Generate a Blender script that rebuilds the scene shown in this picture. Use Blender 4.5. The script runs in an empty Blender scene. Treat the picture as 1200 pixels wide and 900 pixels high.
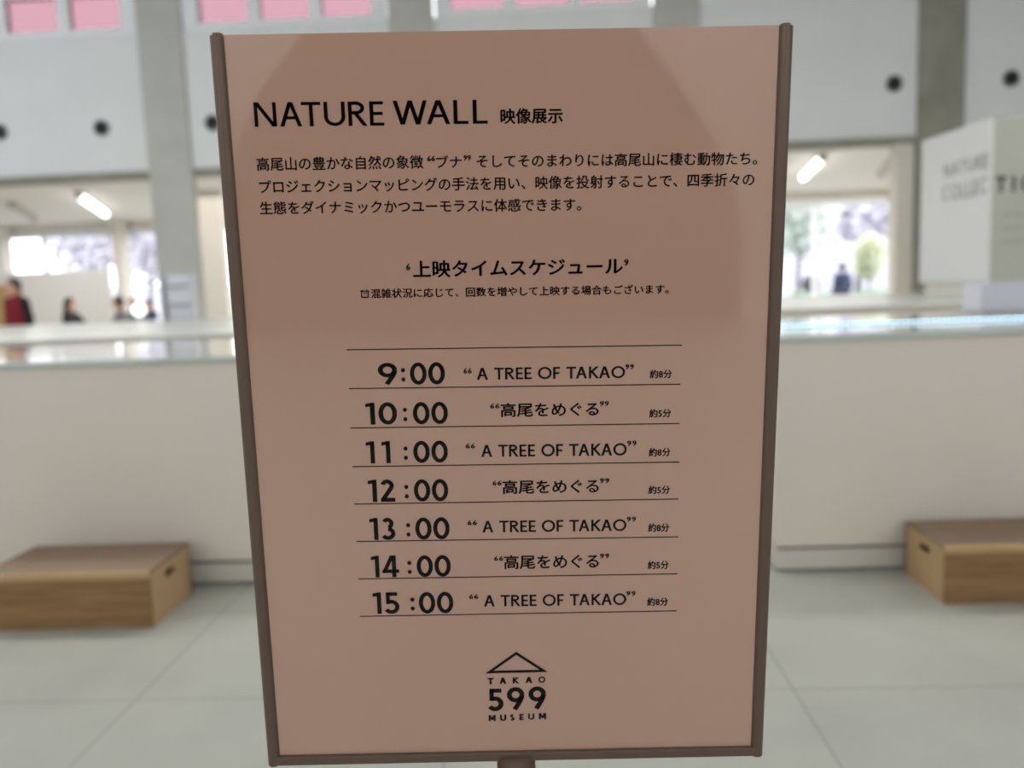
import bpy, bmesh, math, random
from mathutils import Vector, Matrix

random.seed(7)
S = bpy.context.scene
COL = S.collection

# ------------------------------------------------------------------ camera, sky, big lights, exposure
F_PX, CX, CY = 950.0, 600.0, 450.0
CAM = Vector((0, 0, 1.3))
YAW, PITCH, ROLL = math.radians(1.7), math.radians(6.75), math.radians(2.2)
fwd = Vector((math.sin(YAW) * math.cos(PITCH), math.cos(YAW) * math.cos(PITCH), -math.sin(PITCH)))
r0 = Vector((math.cos(YAW), -math.sin(YAW), 0))
u0 = r0.cross(fwd)
rgt = (r0 * math.cos(ROLL) - u0 * math.sin(ROLL)).normalized()
upv = (u0 * math.cos(ROLL) + r0 * math.sin(ROLL)).normalized()
cd = bpy.data.cameras.new('camera')
cam = bpy.data.objects.new('camera', cd)
COL.objects.link(cam)
cam.matrix_world = Matrix(((rgt.x, upv.x, -fwd.x, CAM.x), (rgt.y, upv.y, -fwd.y, CAM.y), (rgt.z, upv.z, -fwd.z, CAM.z), (0, 0, 0, 1)))
cd.sensor_width = 36
cd.lens = F_PX / 1200 * 36
cd.clip_end = 400
cd.clip_start = 0.02
cd.dof.use_dof = True
cd.dof.focus_distance = 0.95
cd.dof.aperture_fstop = 2.5
S.camera = cam

W = bpy.data.worlds.new('world')
S.world = W
W.use_nodes = True
bg = W.node_tree.nodes['Background']
bg.inputs[0].default_value = (0.93, 0.96, 1.0, 1)
bg.inputs[1].default_value = 4.6


def area(name, loc, target, sx, sy, power, col=(1, 1, 1)):
    l = bpy.data.lights.new(name, 'AREA')
    l.shape = 'RECTANGLE'
    l.size, l.size_y, l.energy, l.color = sx, sy, power, col
    o = bpy.data.objects.new(name, l)
    COL.objects.link(o)
    o.location = loc
    o.rotation_euler = (Vector(target) - Vector(loc)).to_track_quat('-Z', 'Y').to_euler()
    return o


area('overhead_fill', (0, 1.5, 5.75), (0, 1.5, 0), 20, 14, 60, (1.0, 0.985, 0.95))  # overhead light added below the solid ceiling to fill the hall
area('hall_lamp_row', (0, 5.3, 5.7), (0, 5.3, 0), 16, 0.4, 250, (1.0, 0.985, 0.95))
area('rear_wall_fill', (0, -6.9, 5.5), (0, -9.0, 2.0), 20, 0.6, 165, (1.0, 0.98, 0.95))  # unseen light added to brighten the rear wall for the poster reflection
area('rear_fill', (0, -8.6, 4.6), (0, 2, 1.6), 20, 1.6, 58, (1.0, 0.96, 0.92))  # unseen light added at the rear to fill surfaces facing the camera
area('cafe_overhead_fill', (0, 15.6, 3.1), (0, 15.6, 0), 20, 5, 480, (1.0, 0.93, 0.88))  # broad light added under the closed cafe ceiling; no skylight above
area('left_fill', (-11, 5, 4.6), (-4, 12.2, 3.6), 2.5, 1.8, 150, (0.86, 0.92, 1.0))  # side light added to lift the left wall and column; no window there

S.view_settings.view_transform = 'Standard'
S.view_settings.look = 'None'
S.view_settings.exposure = 0.0
S.view_settings.gamma = 1.0
S.view_settings.use_curve_mapping = False


# ------------------------------------------------------------------ helpers
def ray(x, y):
    return (fwd * F_PX + rgt * (x - CX) - upv * (y - CY)).normalized()


def at(x, y, Y):
    """point in the vertical plane at depth Y seen at a pixel"""
    d = ray(x, y)
    return CAM + d * ((Y - CAM.y) / d.y)


def atz(x, y, Z):
    d = ray(x, y)
    return CAM + d * ((Z - CAM.z) / d.z)


BROT = math.radians(-4.2)          # the building's grid is turned against the tables
BR = Matrix.Rotation(BROT, 4, 'Z')
BRI = BR.inverted()


def atb(x, y, Y):
    d = BRI.to_3x3() @ ray(x, y)
    c = BRI @ CAM
    return c + d * ((Y - c.y) / d.y)


def atbz(x, y, Z):
    return BRI @ atz(x, y, Z)


def srgb(r, g, b):
    f = lambda c: (c / 255 / 12.92) if c <= 10 else ((c / 255 + 0.055) / 1.055) ** 2.4
    return (f(r), f(g), f(b), 1)


def mat(name, col, rough=0.6, noise=0.0, scale=6.0, metal=0.0, coat=0.0, spec=0.5, stretch=None, bump=0.0, emit=0.0, detail=5.0):
    m = bpy.data.materials.new(name)
    m.use_nodes = True
    nt = m.node_tree
    p = nt.nodes['Principled BSDF']
    p.inputs['Base Color'].default_value = col
    p.inputs['Roughness'].default_value = rough
    p.inputs['Metallic'].default_value = metal
    p.inputs['Coat Weight'].default_value = coat
    p.inputs['Specular IOR Level'].default_value = spec
    if emit:
        p.inputs['Emission Color'].default_value = col
        p.inputs['Emission Strength'].default_value = emit
    if noise or bump:
        tc = nt.nodes.new('ShaderNodeTexCoord')
        mp = nt.nodes.new('ShaderNodeMapping')
        if stretch:
            mp.inputs['Scale'].default_value = stretch
        nz = nt.nodes.new('ShaderNodeTexNoise')
        nz.inputs['Scale'].default_value = scale
        nz.inputs['Detail'].default_value = detail
        nt.links.new(tc.outputs['Object'], mp.inputs[0])
        nt.links.new(mp.outputs[0], nz.inputs['Vector'])
        if noise:
            rp = nt.nodes.new('ShaderNodeValToRGB')
            rp.color_ramp.elements[0].position = 0.3
            rp.color_ramp.elements[1].position = 0.7
            rp.color_ramp.elements[0].color = tuple(c * (1 - noise) for c in col[:3]) + (1,)
            rp.color_ramp.elements[1].color = tuple(min(1, c * (1 + noise)) for c in col[:3]) + (1,)
            nt.links.new(nz.outputs['Fac'], rp.inputs[0])
            nt.links.new(rp.outputs[0], p.inputs['Base Color'])
        if bump:
            b = nt.nodes.new('ShaderNodeBump')
            b.inputs['Strength'].default_value = bump
            b.inputs['Distance'].default_value = 0.01
            nt.links.new(nz.outputs['Fac'], b.inputs['Height'])
            nt.links.new(b.outputs[0], p.inputs['Normal'])
    return m


def glass(name, tint, gloss=0.06):
    m = bpy.data.materials.new(name)
    m.use_nodes = True
    nt = m.node_tree
    nt.nodes.clear()
    out = nt.nodes.new('ShaderNodeOutputMaterial')
    mx = nt.nodes.new('ShaderNodeMixShader')
    t = nt.nodes.new('ShaderNodeBsdfTransparent')
    t.inputs[0].default_value = tint
    g = nt.nodes.new('ShaderNodeBsdfGlossy')
    g.inputs['Roughness'].default_value = 0.05
    mx.inputs[0].default_value = gloss
    nt.links.new(t.outputs[0], mx.inputs[1])
    nt.links.new(g.outputs[0], mx.inputs[2])
    nt.links.new(mx.outputs[0], out.inputs[0])
    return m


def tag(o, label=None, cat=None, group=None, kind=None):
    if label: o['label'] = label
    if cat: o['category'] = cat
    if group: o['group'] = group
    if kind: o['kind'] = kind
    return o


def empty(name, loc, label, cat, group=None, rz=0):
    o = bpy.data.objects.new(name, None)
    o.empty_display_size = 0.2
    o.location = loc
    o.rotation_euler = (0, 0, rz)
    COL.objects.link(o)
    return tag(o, label, cat, group)


def obj(name, bm, m, parent=None, smooth=False, loc=None):
    me = bpy.data.meshes.new(name)
    if isinstance(bm, bmesh.types.BMesh):
        bm.normal_update()
        bm.to_mesh(me)
        bm.free()
    else:
        me = bm
    me.materials.clear()
    me.materials.append(m)
    if smooth:
        for p in me.polygons: p.use_smooth = True
    o = bpy.data.objects.new(name, me)
    COL.objects.link(o)
    if parent: o.parent = parent
    if loc is not None: o.location = loc
    return o


def struct(name, bm, m, parent=None, smooth=False, turned=True):
    o = obj(name, bm, m, parent, smooth)
    if not parent:
        o['kind'] = 'structure'
        if turned: o.rotation_euler.z = BROT
    return o


def BM():
    return bmesh.new()


def box(bm, x0, x1, y0, y1, z0, z1, bevel=0.0, seg=2):
    r = bmesh.ops.create_cube(bm, size=1.0, matrix=Matrix.Translation(((x0 + x1) / 2, (y0 + y1) / 2, (z0 + z1) / 2)) @ Matrix.Diagonal((abs(x1 - x0), abs(y1 - y0), abs(z1 - z0), 1)))
    if bevel:
        es = list({e for v in r['verts'] for e in v.link_edges})
        bmesh.ops.bevel(bm, geom=es, offset=bevel, segments=seg, affect='EDGES', profile=0.5)
    return bm


def tube(bm, a, b, ra, rb=None, n=16, caps=True):
    a, b = Vector(a), Vector(b)
    rb = ra if rb is None else rb
    q = (b - a).to_track_quat('Z', 'Y').to_matrix().to_4x4()
    bmesh.ops.create_cone(bm, cap_ends=caps, segments=n, radius1=ra, radius2=rb, depth=(b - a).length, matrix=Matrix.Translation((a + b) / 2) @ q)
    return bm


def ball(bm, c, r, sx=1, sy=1, sz=1, n=16):
    bmesh.ops.create_uvsphere(bm, u_segments=n, v_segments=max(6, n * 2 // 3), radius=r, matrix=Matrix.Translation(Vector(c)) @ Matrix.Diagonal((sx, sy, sz, 1)))
    return bm


def lathe(bm, prof, c=(0, 0, 0), n=32):
    rings = []
    for (r, z) in prof:
        rings.append([bm.verts.new((c[0] + r * math.cos(2 * math.pi * k / n), c[1] + r * math.sin(2 * math.pi * k / n), c[2] + z)) for k in range(n)])
    for a, b in zip(rings, rings[1:]):
        for k in range(n):
            bm.faces.new((a[k], a[(k + 1) % n], b[(k + 1) % n], b[k]))
    bm.faces.new(list(reversed(rings[0])))
    bm.faces.new(rings[-1])
    return bm


def prism(bm, pts, y0, y1):
    """outline pts (x,z), extruded from y0 to y1"""
    A = [bm.verts.new((x, y0, z)) for x, z in pts]
    B = [bm.verts.new((x, y1, z)) for x, z in pts]
    bm.faces.new(A)
    bm.faces.new(list(reversed(B)))
    n = len(pts)
    for k in range(n):
        bm.faces.new((A[k], B[k], B[(k + 1) % n], A[(k + 1) % n]))
    bmesh.ops.recalc_face_normals(bm, faces=bm.faces)
    return bm


def copy_tree(o, parent=None):
    c = o.copy()
    COL.objects.link(c)
    if parent: c.parent = parent
    for ch in list(o.children):
        copy_tree(ch, c)
    return c


# ------------------------------------------------------------------ materials
M = {}
M['white_wall'] = mat('white_wall', srgb(226, 229, 230), 0.7, 0.02, 1.5)
M['cafe_wall'] = mat('cafe_wall', srgb(222, 216, 206), 0.75, 0.02, 2)
M['ceiling'] = mat('ceiling_paint', srgb(235, 233, 228), 0.8)
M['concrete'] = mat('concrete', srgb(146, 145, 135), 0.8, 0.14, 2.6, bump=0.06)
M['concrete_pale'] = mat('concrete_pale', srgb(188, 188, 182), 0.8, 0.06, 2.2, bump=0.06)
M['counter'] = mat('counter_laminate', srgb(236, 226, 215), 0.45, 0.012, 3)
M['plinth'] = mat('plinth_laminate', srgb(222, 217, 208), 0.5)
M['dark_gap'] = mat('dark_gap', srgb(60, 58, 55), 0.8)
M['table_glass'] = mat('table_glass', srgb(205, 214, 208), 0.1, spec=0.55, coat=0.6)
M['matt_top'] = mat('matt_table_top', srgb(212, 216, 211), 0.3, spec=0.4)
M['win_frame'] = mat('window_frame', srgb(236, 239, 243), 0.5)
M['pink_glass'] = glass('pink_glass', (0.425, 0.31, 0.335, 1), 0.03)
M['clear_glass'] = glass('clear_glass', (0.96, 0.96, 0.965, 1), 0.05)
M['black'] = mat('black_rubber', srgb(22, 22, 22), 0.6)
M['nozzle'] = mat('nozzle_ring', srgb(120, 122, 122), 0.5)
M['bronze'] = mat('bronze_frame', srgb(112, 92, 80), 0.42, 0.03, 30, metal=0.3)
M['ink'] = mat('ink', srgb(11, 6, 8), 0.05, spec=0.32)
M['faded_ink'] = mat('faded_ink', srgb(178, 178, 178), 0.5)
M['grey_ink'] = mat('grey_ink', srgb(60, 60, 58), 0.5)
M['pale_ink'] = mat('pale_ink', srgb(168, 169, 160), .6)
M['white_panel'] = mat('white_panel', srgb(222, 222, 222), 0.4)
M['kiosk_front'] = mat('kiosk_front', srgb(186, 188, 178), 0.5)
M['light'] = mat('lamp_tube', (1, 0.98, 0.94, 1), 0.4, emit=5.0)
M['led'] = mat('led_bead', (0.45, 0.78, 1, 1), 0.3, emit=4.5)
M['lamp_off'] = mat('lamp_housing', srgb(196, 190, 184), 0.5)
M['steel'] = mat('steel', srgb(150, 150, 150), 0.35, metal=0.8)

# poster paper under a clear glossy cover
mp_ = mat('poster_paper', srgb(200, 160, 140), 0.04, 0.012, 2.0, spec=1.0, coat=0.8)
M['poster'] = mp_


def wood_mat():
    m = mat('light_wood', srgb(176, 140, 96), 0.5)
    nt = m.node_tree
    p = nt.nodes['Principled BSDF']
    tc = nt.nodes.new('ShaderNodeTexCoord')
    mpn = nt.nodes.new('ShaderNodeMapping')
    mpn.inputs['Scale'].default_value = (1.2, 9, 16)
    nz = nt.nodes.new('ShaderNodeTexNoise')
    nz.inputs['Scale'].default_value = 2.6
    nz.inputs['Detail'].default_value = 6
    nz.inputs['Distortion'].default_value = 0.8
    rp = nt.nodes.new('ShaderNodeValToRGB')
    rp.color_ramp.elements[0].position = 0.3
    rp.color_ramp.elements[1].position = 0.72
    rp.color_ramp.elements[0].color = srgb(130, 96, 58)
    rp.color_ramp.elements[1].color = srgb(166, 130, 86)
    nt.links.new(tc.outputs['Object'], mpn.inputs[0])
    nt.links.new(mpn.outputs[0], nz.inputs['Vector'])
    nt.links.new(nz.outputs['Fac'], rp.inputs[0])
    nt.links.new(rp.outputs[0], p.inputs['Base Color'])
    return m


M['wood'] = wood_mat()
M['wood_top'] = mat('worn_wood_top', srgb(150, 126, 106), 0.55, 0.08, 3.0, stretch=(1, 8, 8))
M['wood_pale'] = mat('pale_wood_edge', srgb(196, 164, 122), 0.5, 0.06, 8)


def floor_mat():
    m = mat('floor_tile', srgb(170, 172, 166), 0.42)
    nt = m.node_tree
    p = nt.nodes['Principled BSDF']
    tc = nt.nodes.new('ShaderNodeTexCoord')
    mpn = nt.nodes.new('ShaderNodeMapping')
    mpn.inputs['Location'].default_value = FLOOR_OFF
    br = nt.nodes.new('ShaderNodeTexBrick')
    br.offset = 0.0
    br.squash = 1.0
    br.inputs['Scale'].default_value = 1.0
    br.inputs['Brick Width'].default_value = FLOOR_W
    br.inputs['Row Height'].default_value = FLOOR_H
    br.inputs['Mortar Size'].default_value = 0.004
    br.inputs['Mortar Smooth'].default_value = 0.2
    br.inputs['Color1'].default_value = srgb(198, 200, 193)
    br.inputs['Color2'].default_value = srgb(193, 195, 189)
    br.inputs['Mortar'].default_value = srgb(168, 169, 162)
    nz = nt.nodes.new('ShaderNodeTexNoise')
    nz.inputs['Scale'].default_value = 2.2
    nz.inputs['Detail'].default_value = 7
    mx = nt.nodes.new('ShaderNodeMixRGB')
    mx.blend_type = 'MULTIPLY'
    mx.inputs[0].default_value = 1.0
    rp = nt.nodes.new('ShaderNodeValToRGB')
    rp.color_ramp.elements[0].position = 0.3
    rp.color_ramp.elements[1].position = 0.7
    rp.color_ramp.elements[0].color = (0.86, 0.86, 0.87, 1)
    rp.color_ramp.elements[1].color = (1, 1, 0.99, 1)
    nt.links.new(tc.outputs['Object'], mpn.inputs[0])
    nt.links.new(mpn.outputs[0], br.inputs['Vector'])
    nt.links.new(tc.outputs['Object'], nz.inputs['Vector'])
    nt.links.new(nz.outputs['Fac'], rp.inputs[0])
    nt.links.new(br.outputs['Color'], mx.inputs[1])
    nt.links.new(rp.outputs[0], mx.inputs[2])
    nt.links.new(mx.outputs[0], p.inputs['Base Color'])
    return m


# joint lines seen in the photo: two depth joints and one cross joint
jl = atbz(130, 850, 0)
jr = atbz(950, 841, 0)
jc = atbz(300, 818, 0)
FLOOR_W = (jr.x - jl.x) / 2
FLOOR_H = FLOOR_W
FLOOR_OFF = (-jl.x, -jc.y, 0)
M['floor'] = floor_mat()

# ------------------------------------------------------------------ the setting
XW = 13.5
YC, YB, YR = 11.9, 19.0, -9.0       # high wall, cafe window wall, rear wall
ZH, ZL = 5.92, 3.22                 # hall ceiling, cafe ceiling
struct('floor', box(BM(), -XW, XW, YR, YB + 0.2, -0.2, 0), M['floor'])
struct('ceiling', box(BM(), -XW, XW, YR, YC + 0.35, ZH, ZH + 0.2), M['ceiling'])
struct('ceiling_cafe', box(BM(), -XW, XW, YC + 0.35, YB + 0.2, ZL, ZL + 0.2), M['ceiling'])
struct('wall_left', box(BM(), -XW - 0.2, -XW, YR, YB + 0.2, 0, ZH + 0.2), M['white_wall'])
struct('wall_right', box(BM(), XW, XW + 0.2, YR, YB + 0.2, 0, ZH + 0.2), M['white_wall'])
# rear wall behind the photographer, with a high window band
b = BM()
box(b, -XW, XW, YR - 0.2, YR, 0, 3.7)
box(b, -XW, XW, YR - 0.2, YR, 5.4, ZH + 0.2)
for k in range(8):
    x = -XW + 27.0 / 7 * k
    box(b, max(-XW, x - 0.35), min(XW, x + 0.35), YR - 0.2, YR, 3.7, 5.4)
struct('wall_rear', b, M['white_wall'])

# high white wall over the cafe opening; clerestory windows stand on it
zwin0 = 5.22
zwin1 = 5.70
WB = struct('wall_back', box(BM(), -XW, XW, YC, YC + 0.35, 3.2, zwin0 - 0.09), M['white_wall'])
struct('shade_trim', box(BM(), -XW, XW, YC - 0.03, YC + 0.38, 3.12, 3.2), M['concrete'])  # darker strip standing for the shadow under the high wall's lower edge
b = BM()
box(b, -XW, XW, YC, YC + 0.35, zwin1 + 0.06, ZH)
struct('wall_back_head', b, M['white_wall'])

COLW = 0.64
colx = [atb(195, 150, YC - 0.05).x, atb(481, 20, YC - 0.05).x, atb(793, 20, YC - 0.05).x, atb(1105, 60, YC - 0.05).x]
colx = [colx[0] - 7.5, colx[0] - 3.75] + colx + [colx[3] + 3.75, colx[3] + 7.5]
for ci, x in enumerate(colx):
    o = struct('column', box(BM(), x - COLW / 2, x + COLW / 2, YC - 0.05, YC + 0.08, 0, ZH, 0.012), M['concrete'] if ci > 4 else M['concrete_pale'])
# windows between columns: three panes each
wn = 0
for xa, xb in zip(colx, colx[1:]):
    wn += 1
    L, R = xa + COLW / 2 + 0.02, xb - COLW / 2 - 0.02
    b = BM()
    fw = 0.17
    w = (R - L - 2 * 0.22 - 2 * fw) / 3
    box(b, L, R, YC + 0.02, YC + 0.16, zwin0 - 0.09, zwin0)
    box(b, L, R, YC + 0.02, YC + 0.16, zwin1, zwin1 + 0.06)
    xs = []
    x = L
    box(b, L, L + 0.22, YC, YC + 0.18, zwin0, zwin1)
    box(b, R - 0.22, R, YC, YC + 0.18, zwin0, zwin1)
    for k in range(3):
        p0 = L + 0.22 + k * (w + fw)
        xs.append((p0, p0 + w))
        if k < 2:
            box(b, p0 + w, p0 + w + fw, YC + 0.02, YC + 0.16, zwin0, zwin1)
    fr = struct('window_%d' % wn, b, M['win_frame'])
    for p0, p1 in xs:
        obj('pane', box(BM(), p0, p1, YC + 0.08, YC + 0.09, zwin0, zwin1), M['pink_glass'], fr)

# round air nozzles in the high wall
nz_lab = ['black round air nozzle high on the white wall at the left picture edge',
          'black round air nozzle on the white wall left of the concrete column',
          'black round air nozzle half hidden behind the left rail of the sign',
          'black round air nozzle on the white wall right of the sign',
          'black round air nozzle on the wall right of the right concrete column']
for (px, py), lab in zip([(0, 155), (119, 150), (249, 144), (1048, 98), (1185, 92)], nz_lab):
    p = atb(px, py, YC - 0.01)
    r = empty('air_nozzle', BR @ Vector((p.x, YC, p.z)), lab, 'air vent', 'round air nozzles on the high wall', BROT)
    b = BM()
    lathe(b, [(0.115, 0.0), (0.115, 0.02), (0.092, 0.032), (0.088, 0.02), (0.088, 0.0)], n=28)
    bmesh.ops.rotate(b, verts=b.verts, matrix=Matrix.Rotation(math.radians(90), 3, 'X'))
    obj('rim', b, M['nozzle'], r, True)
    b = BM()
    lathe(b, [(0.086, 0.0), (0.086, 0.026), (0.06, 0.045), (0.02, 0.05)], n=28)
    bmesh.ops.rotate(b, verts=b.verts, matrix=Matrix.Rotation(math.radians(90), 3, 'X'))
    obj('nozzle_ball', b, M['black'], r, True)

# ---- cafe window wall
zsill, zhead = 0.55, atb(1000, 238, YB).z
posts = [atb(-60, 300, YB).x, atb(2, 300, YB).x, atb(52, 300, YB).x, atb(140, 300, YB).x, atb(188, 300, YB).x, atb(262, 300, YB).x, atb(340, 300, YB).x]
n_ = 6
xL = posts[-1]
xR = atb(956, 300, YB).x
for k in range(1, n_):
    posts.append(xL + (xR - xL) * k / n_)
posts += [xR, atb(1052, 300, YB).x, atb(1130, 300, YB).x, atb(1220, 300, YB).x]
b = BM()
box(b, -XW, posts[0], YB, YB + 0.2, 0, ZL)
box(b, posts[-1], XW, YB, YB + 0.2, 0, ZL)
box(b, posts[0], posts[-1], YB, YB + 0.2, 0, zsill)
box(b, posts[0], posts[-1], YB, YB + 0.2, zhead + 0.1, ZL)
struct('wall_cafe', b, M['cafe_wall'])
for i, (xa, xb) in enumerate(zip(posts, posts[1:])):
    b = BM()
    box(b, xa, xb, YB - 0.02, YB + 0.12, zhead - 0.02, zhead + 0.1)
    box(b, xa, xb, YB - 0.04, YB + 0.12, zsill, zsill + 0.06)
    hw = 0.05
    box(b, xa, xa + hw, YB - 0.02, YB + 0.12, zsill + 0.06, zhead - 0.02)
    box(b, xb - hw, xb, YB - 0.02, YB + 0.12, zsill + 0.06, zhead - 0.02)
    fr = struct('window_%d' % (wn + 1 + i), b, M['win_frame'])
    obj('pane', box(BM(), xa + hw, xb - hw, YB + 0.04, YB + 0.05, zsill + 0.06, zhead - 0.02), M['clear_glass'], fr)
for px, wpx in [(141, 9), (1066, 30), (2, 8)]:
    p = atb(px, 300, YB - 0.35)
    w = wpx / F_PX * 19 / 2
    struct('pillar', box(BM(), p.x - w, p.x + w, YB - 0.5, YB - 0.06, 0, ZL), M['cafe_wall'])
# wall return behind the right column and behind the left column
p0, p1 = atb(1050, 260, YC + 0.04).x, atb(1082, 260, YC + 0.04).x
struct('wall_return_right', box(BM(), p0, p1 + 0.9, YC + 0.04, YC + 0.3, 0, 3.12), M['cafe_wall'])
p0, p1 = atb(229, 260, YC + 2.5).x, atb(259, 260, YC + 2.5).x
struct('wall_return_left', box(BM(), p0 - 0.2, p1, YC + 2.5, YC + 2.7, 0, ZL), M['cafe_wall'])

# unseen wall added behind the photographer to make the poster's dark reflection
FY = -6.0
b = BM()
FX = -0.43
prism(b, [(FX + x, z) for x, z in [(-2.5, 0), (2.5, 0), (2.48, 1.05), (2.2, 1.7), (1.8, 2.3), (1.4, 2.8), (0.7, 4.0), (-0.75, 4.0), (-1.5, 2.8), (-1.95, 2.3), (-2.28, 1.7), (-2.48, 1.05)]], FY - 0.3, FY)
struct('wall_added_dark', b, turned=False, m= mat('added_dark_wall', srgb(84, 76, 70), 0.7, 0.1, 2))

# ------------------------------------------------------------------ the poster stand
SW, SH = 0.63, 0.63 * 1.3885
import_corners = [(243.0, 38.0), (932.0, 26.0), (897.0, 886.0), (315.0, 898.0)]


def solve(Am, bv):
    n = len(bv)
    A = [list(r) + [v] for r, v in zip(Am, bv)]
    for i in range(n):
        p = max(range(i, n), key=lambda k: abs(A[k][i]))
        A[i], A[p] = A[p], A[i]
        for k in range(n):
            if k != i:
                f = A[k][i] / A[i][i]
                A[k] = [a - f * c for a, c in zip(A[k], A[i])]
    return [A[i][n] / A[i][i] for i in range(n)]


rows, rhs = [], []
for (u, v), (x, y) in zip([(0, 0), (1, 0), (1, 1), (0, 1)], import_corners):
    x -= CX
    y -= CY
    rows.append([u, v, 1, 0, 0, 0, -x * u, -x * v]); rhs.append(x)
    rows.append([0, 0, 0, u, v, 1, -y * u, -y * v]); rhs.append(y)
h = solve(rows, rhs)
c1 = Vector((h[0] / F_PX, h[3] / F_PX, h[6]))
c2 = Vector((h[1] / F_PX, h[4] / F_PX, h[7]))
c0 = Vector((h[2] / F_PX, h[5] / F_PX, 1))
k = SW / c1.length
SH = c2.length * k


def c2w(v):
    return rgt * v.x - upv * v.y + fwd * v.z


TLw = CAM + c2w(c0 * k)
ux = c2w(c1).normalized()
uy = -c2w(c2)
uy = (uy - ux * uy.dot(ux)).normalized()
uz = ux.cross(uy)
BLw = TLw - uy * SH            # panel origin: lower left outer corner of the frame
base = BLw + ux * (SW * 0.5)
SROOT = Vector((base.x, base.y, 0))
PANEL = Matrix(((ux.x, uy.x, uz.x, BLw.x - SROOT.x), (ux.y, uy.y, uz.y, BLw.y - SROOT.y), (ux.z, uy.z, uz.z, BLw.z - SROOT.z), (0, 0, 0, 1)))


def uv(px, py):
    """where a pixel's ray meets the front plane of the sign, in panel metres"""
    d = ray(px, py)
    t = (BLw - CAM).dot(uz) / d.dot(uz)
    p = CAM + d * t - BLw
    return Vector((p.dot(ux), p.dot(uy)))


sign = empty('sign_stand', SROOT, 'bronze framed poster stand with a beige film schedule poster and central pole', 'sign')


def panel_obj(name, bm, m, parent, smooth=False):
    bmesh.ops.transform(bm, matrix=PANEL, verts=bm.verts)
    return obj(name, bm, m, parent, smooth)


RAIL = 0.0165
DEP = -0.0042                      # poster face lies behind the front of the rails


def rail(bm, x0, x1, y0, y1):
    """half-round extrusion standing upright"""
    n = 12
    cx, w = (x0 + x1) / 2, (x1 - x0) / 2
    prof = [(cx + w * math.cos(math.pi * t / n), -0.010 + 0.012 * math.sin(math.pi * t / n) ** 0.7) for t in range(n + 1)]
    prof += [(x0, -0.022), (x1, -0.022)]
    A = [bm.verts.new((x, y0, z)) for x, z in prof]
    B = [bm.verts.new((x, y1, z)) for x, z in prof]
    bm.faces.new(A); bm.faces.new(list(reversed(B)))
    for i in range(len(prof)):
        j = (i + 1) % len(prof)
        bm.faces.new((A[i], A[j], B[j], B[i]))
    bmesh.ops.recalc_face_normals(bm, faces=bm.faces)
    top = [v for v in bm.verts if abs(v.co.y - y1) < 1e-6]
    es = [e for e in bm.edges if e.verts[0] in top and e.verts[1] in top]
    bmesh.ops.bevel(bm, geom=es, offset=0.0028, segments=3, affect='EDGES')
    return bm


for x0, x1 in ((0, RAIL), (SW - RAIL, SW)):
    panel_obj('side_rail', rail(BM(), x0, x1, 0.0, SH), M['bronze'], sign, False)
b = BM()
box(b, RAIL * 0.6, SW - RAIL * 0.6, 0, 0.0125, -0.021, 0.0015, 0.003, 3)
panel_obj('bottom_rail', b, M['bronze'], sign)
poster = panel_obj('poster', box(BM(), RAIL - 0.004, SW - RAIL + 0.004, 0.008, SH - 0.0018, -0.0125, DEP), M['poster'], sign)
b = BM()
box(b, RAIL - 0.004, SW - RAIL + 0.004, 0.008, SH - 0.008, -0.021, -0.0127)
panel_obj('back_board', b, M['bronze'], sign)
b = BM()
pb = PANEL @ Vector((SW * 0.5 + 0.0, 0.004, -0.011))
px_ = (uv(605, 893).x - SW * 0.5)
tube(b, (px_, pb.y, 0.012), (px_, pb.y, pb.z), 0.0245, n=32)
obj('pole', b, M['bronze'], sign, True)
b = BM()
lathe(b, [(0.20, 0.0), (0.20, 0.007), (0.192, 0.012), (0.05, 0.016), (0.032, 0.03), (0.0255, 0.034)], (px_, pb.y, 0), 48)
obj('base_plate', b, M['bronze'], sign, True)

# ------------------------------------------------------------------ lettering
T_Z = DEP + 0.0004


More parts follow.
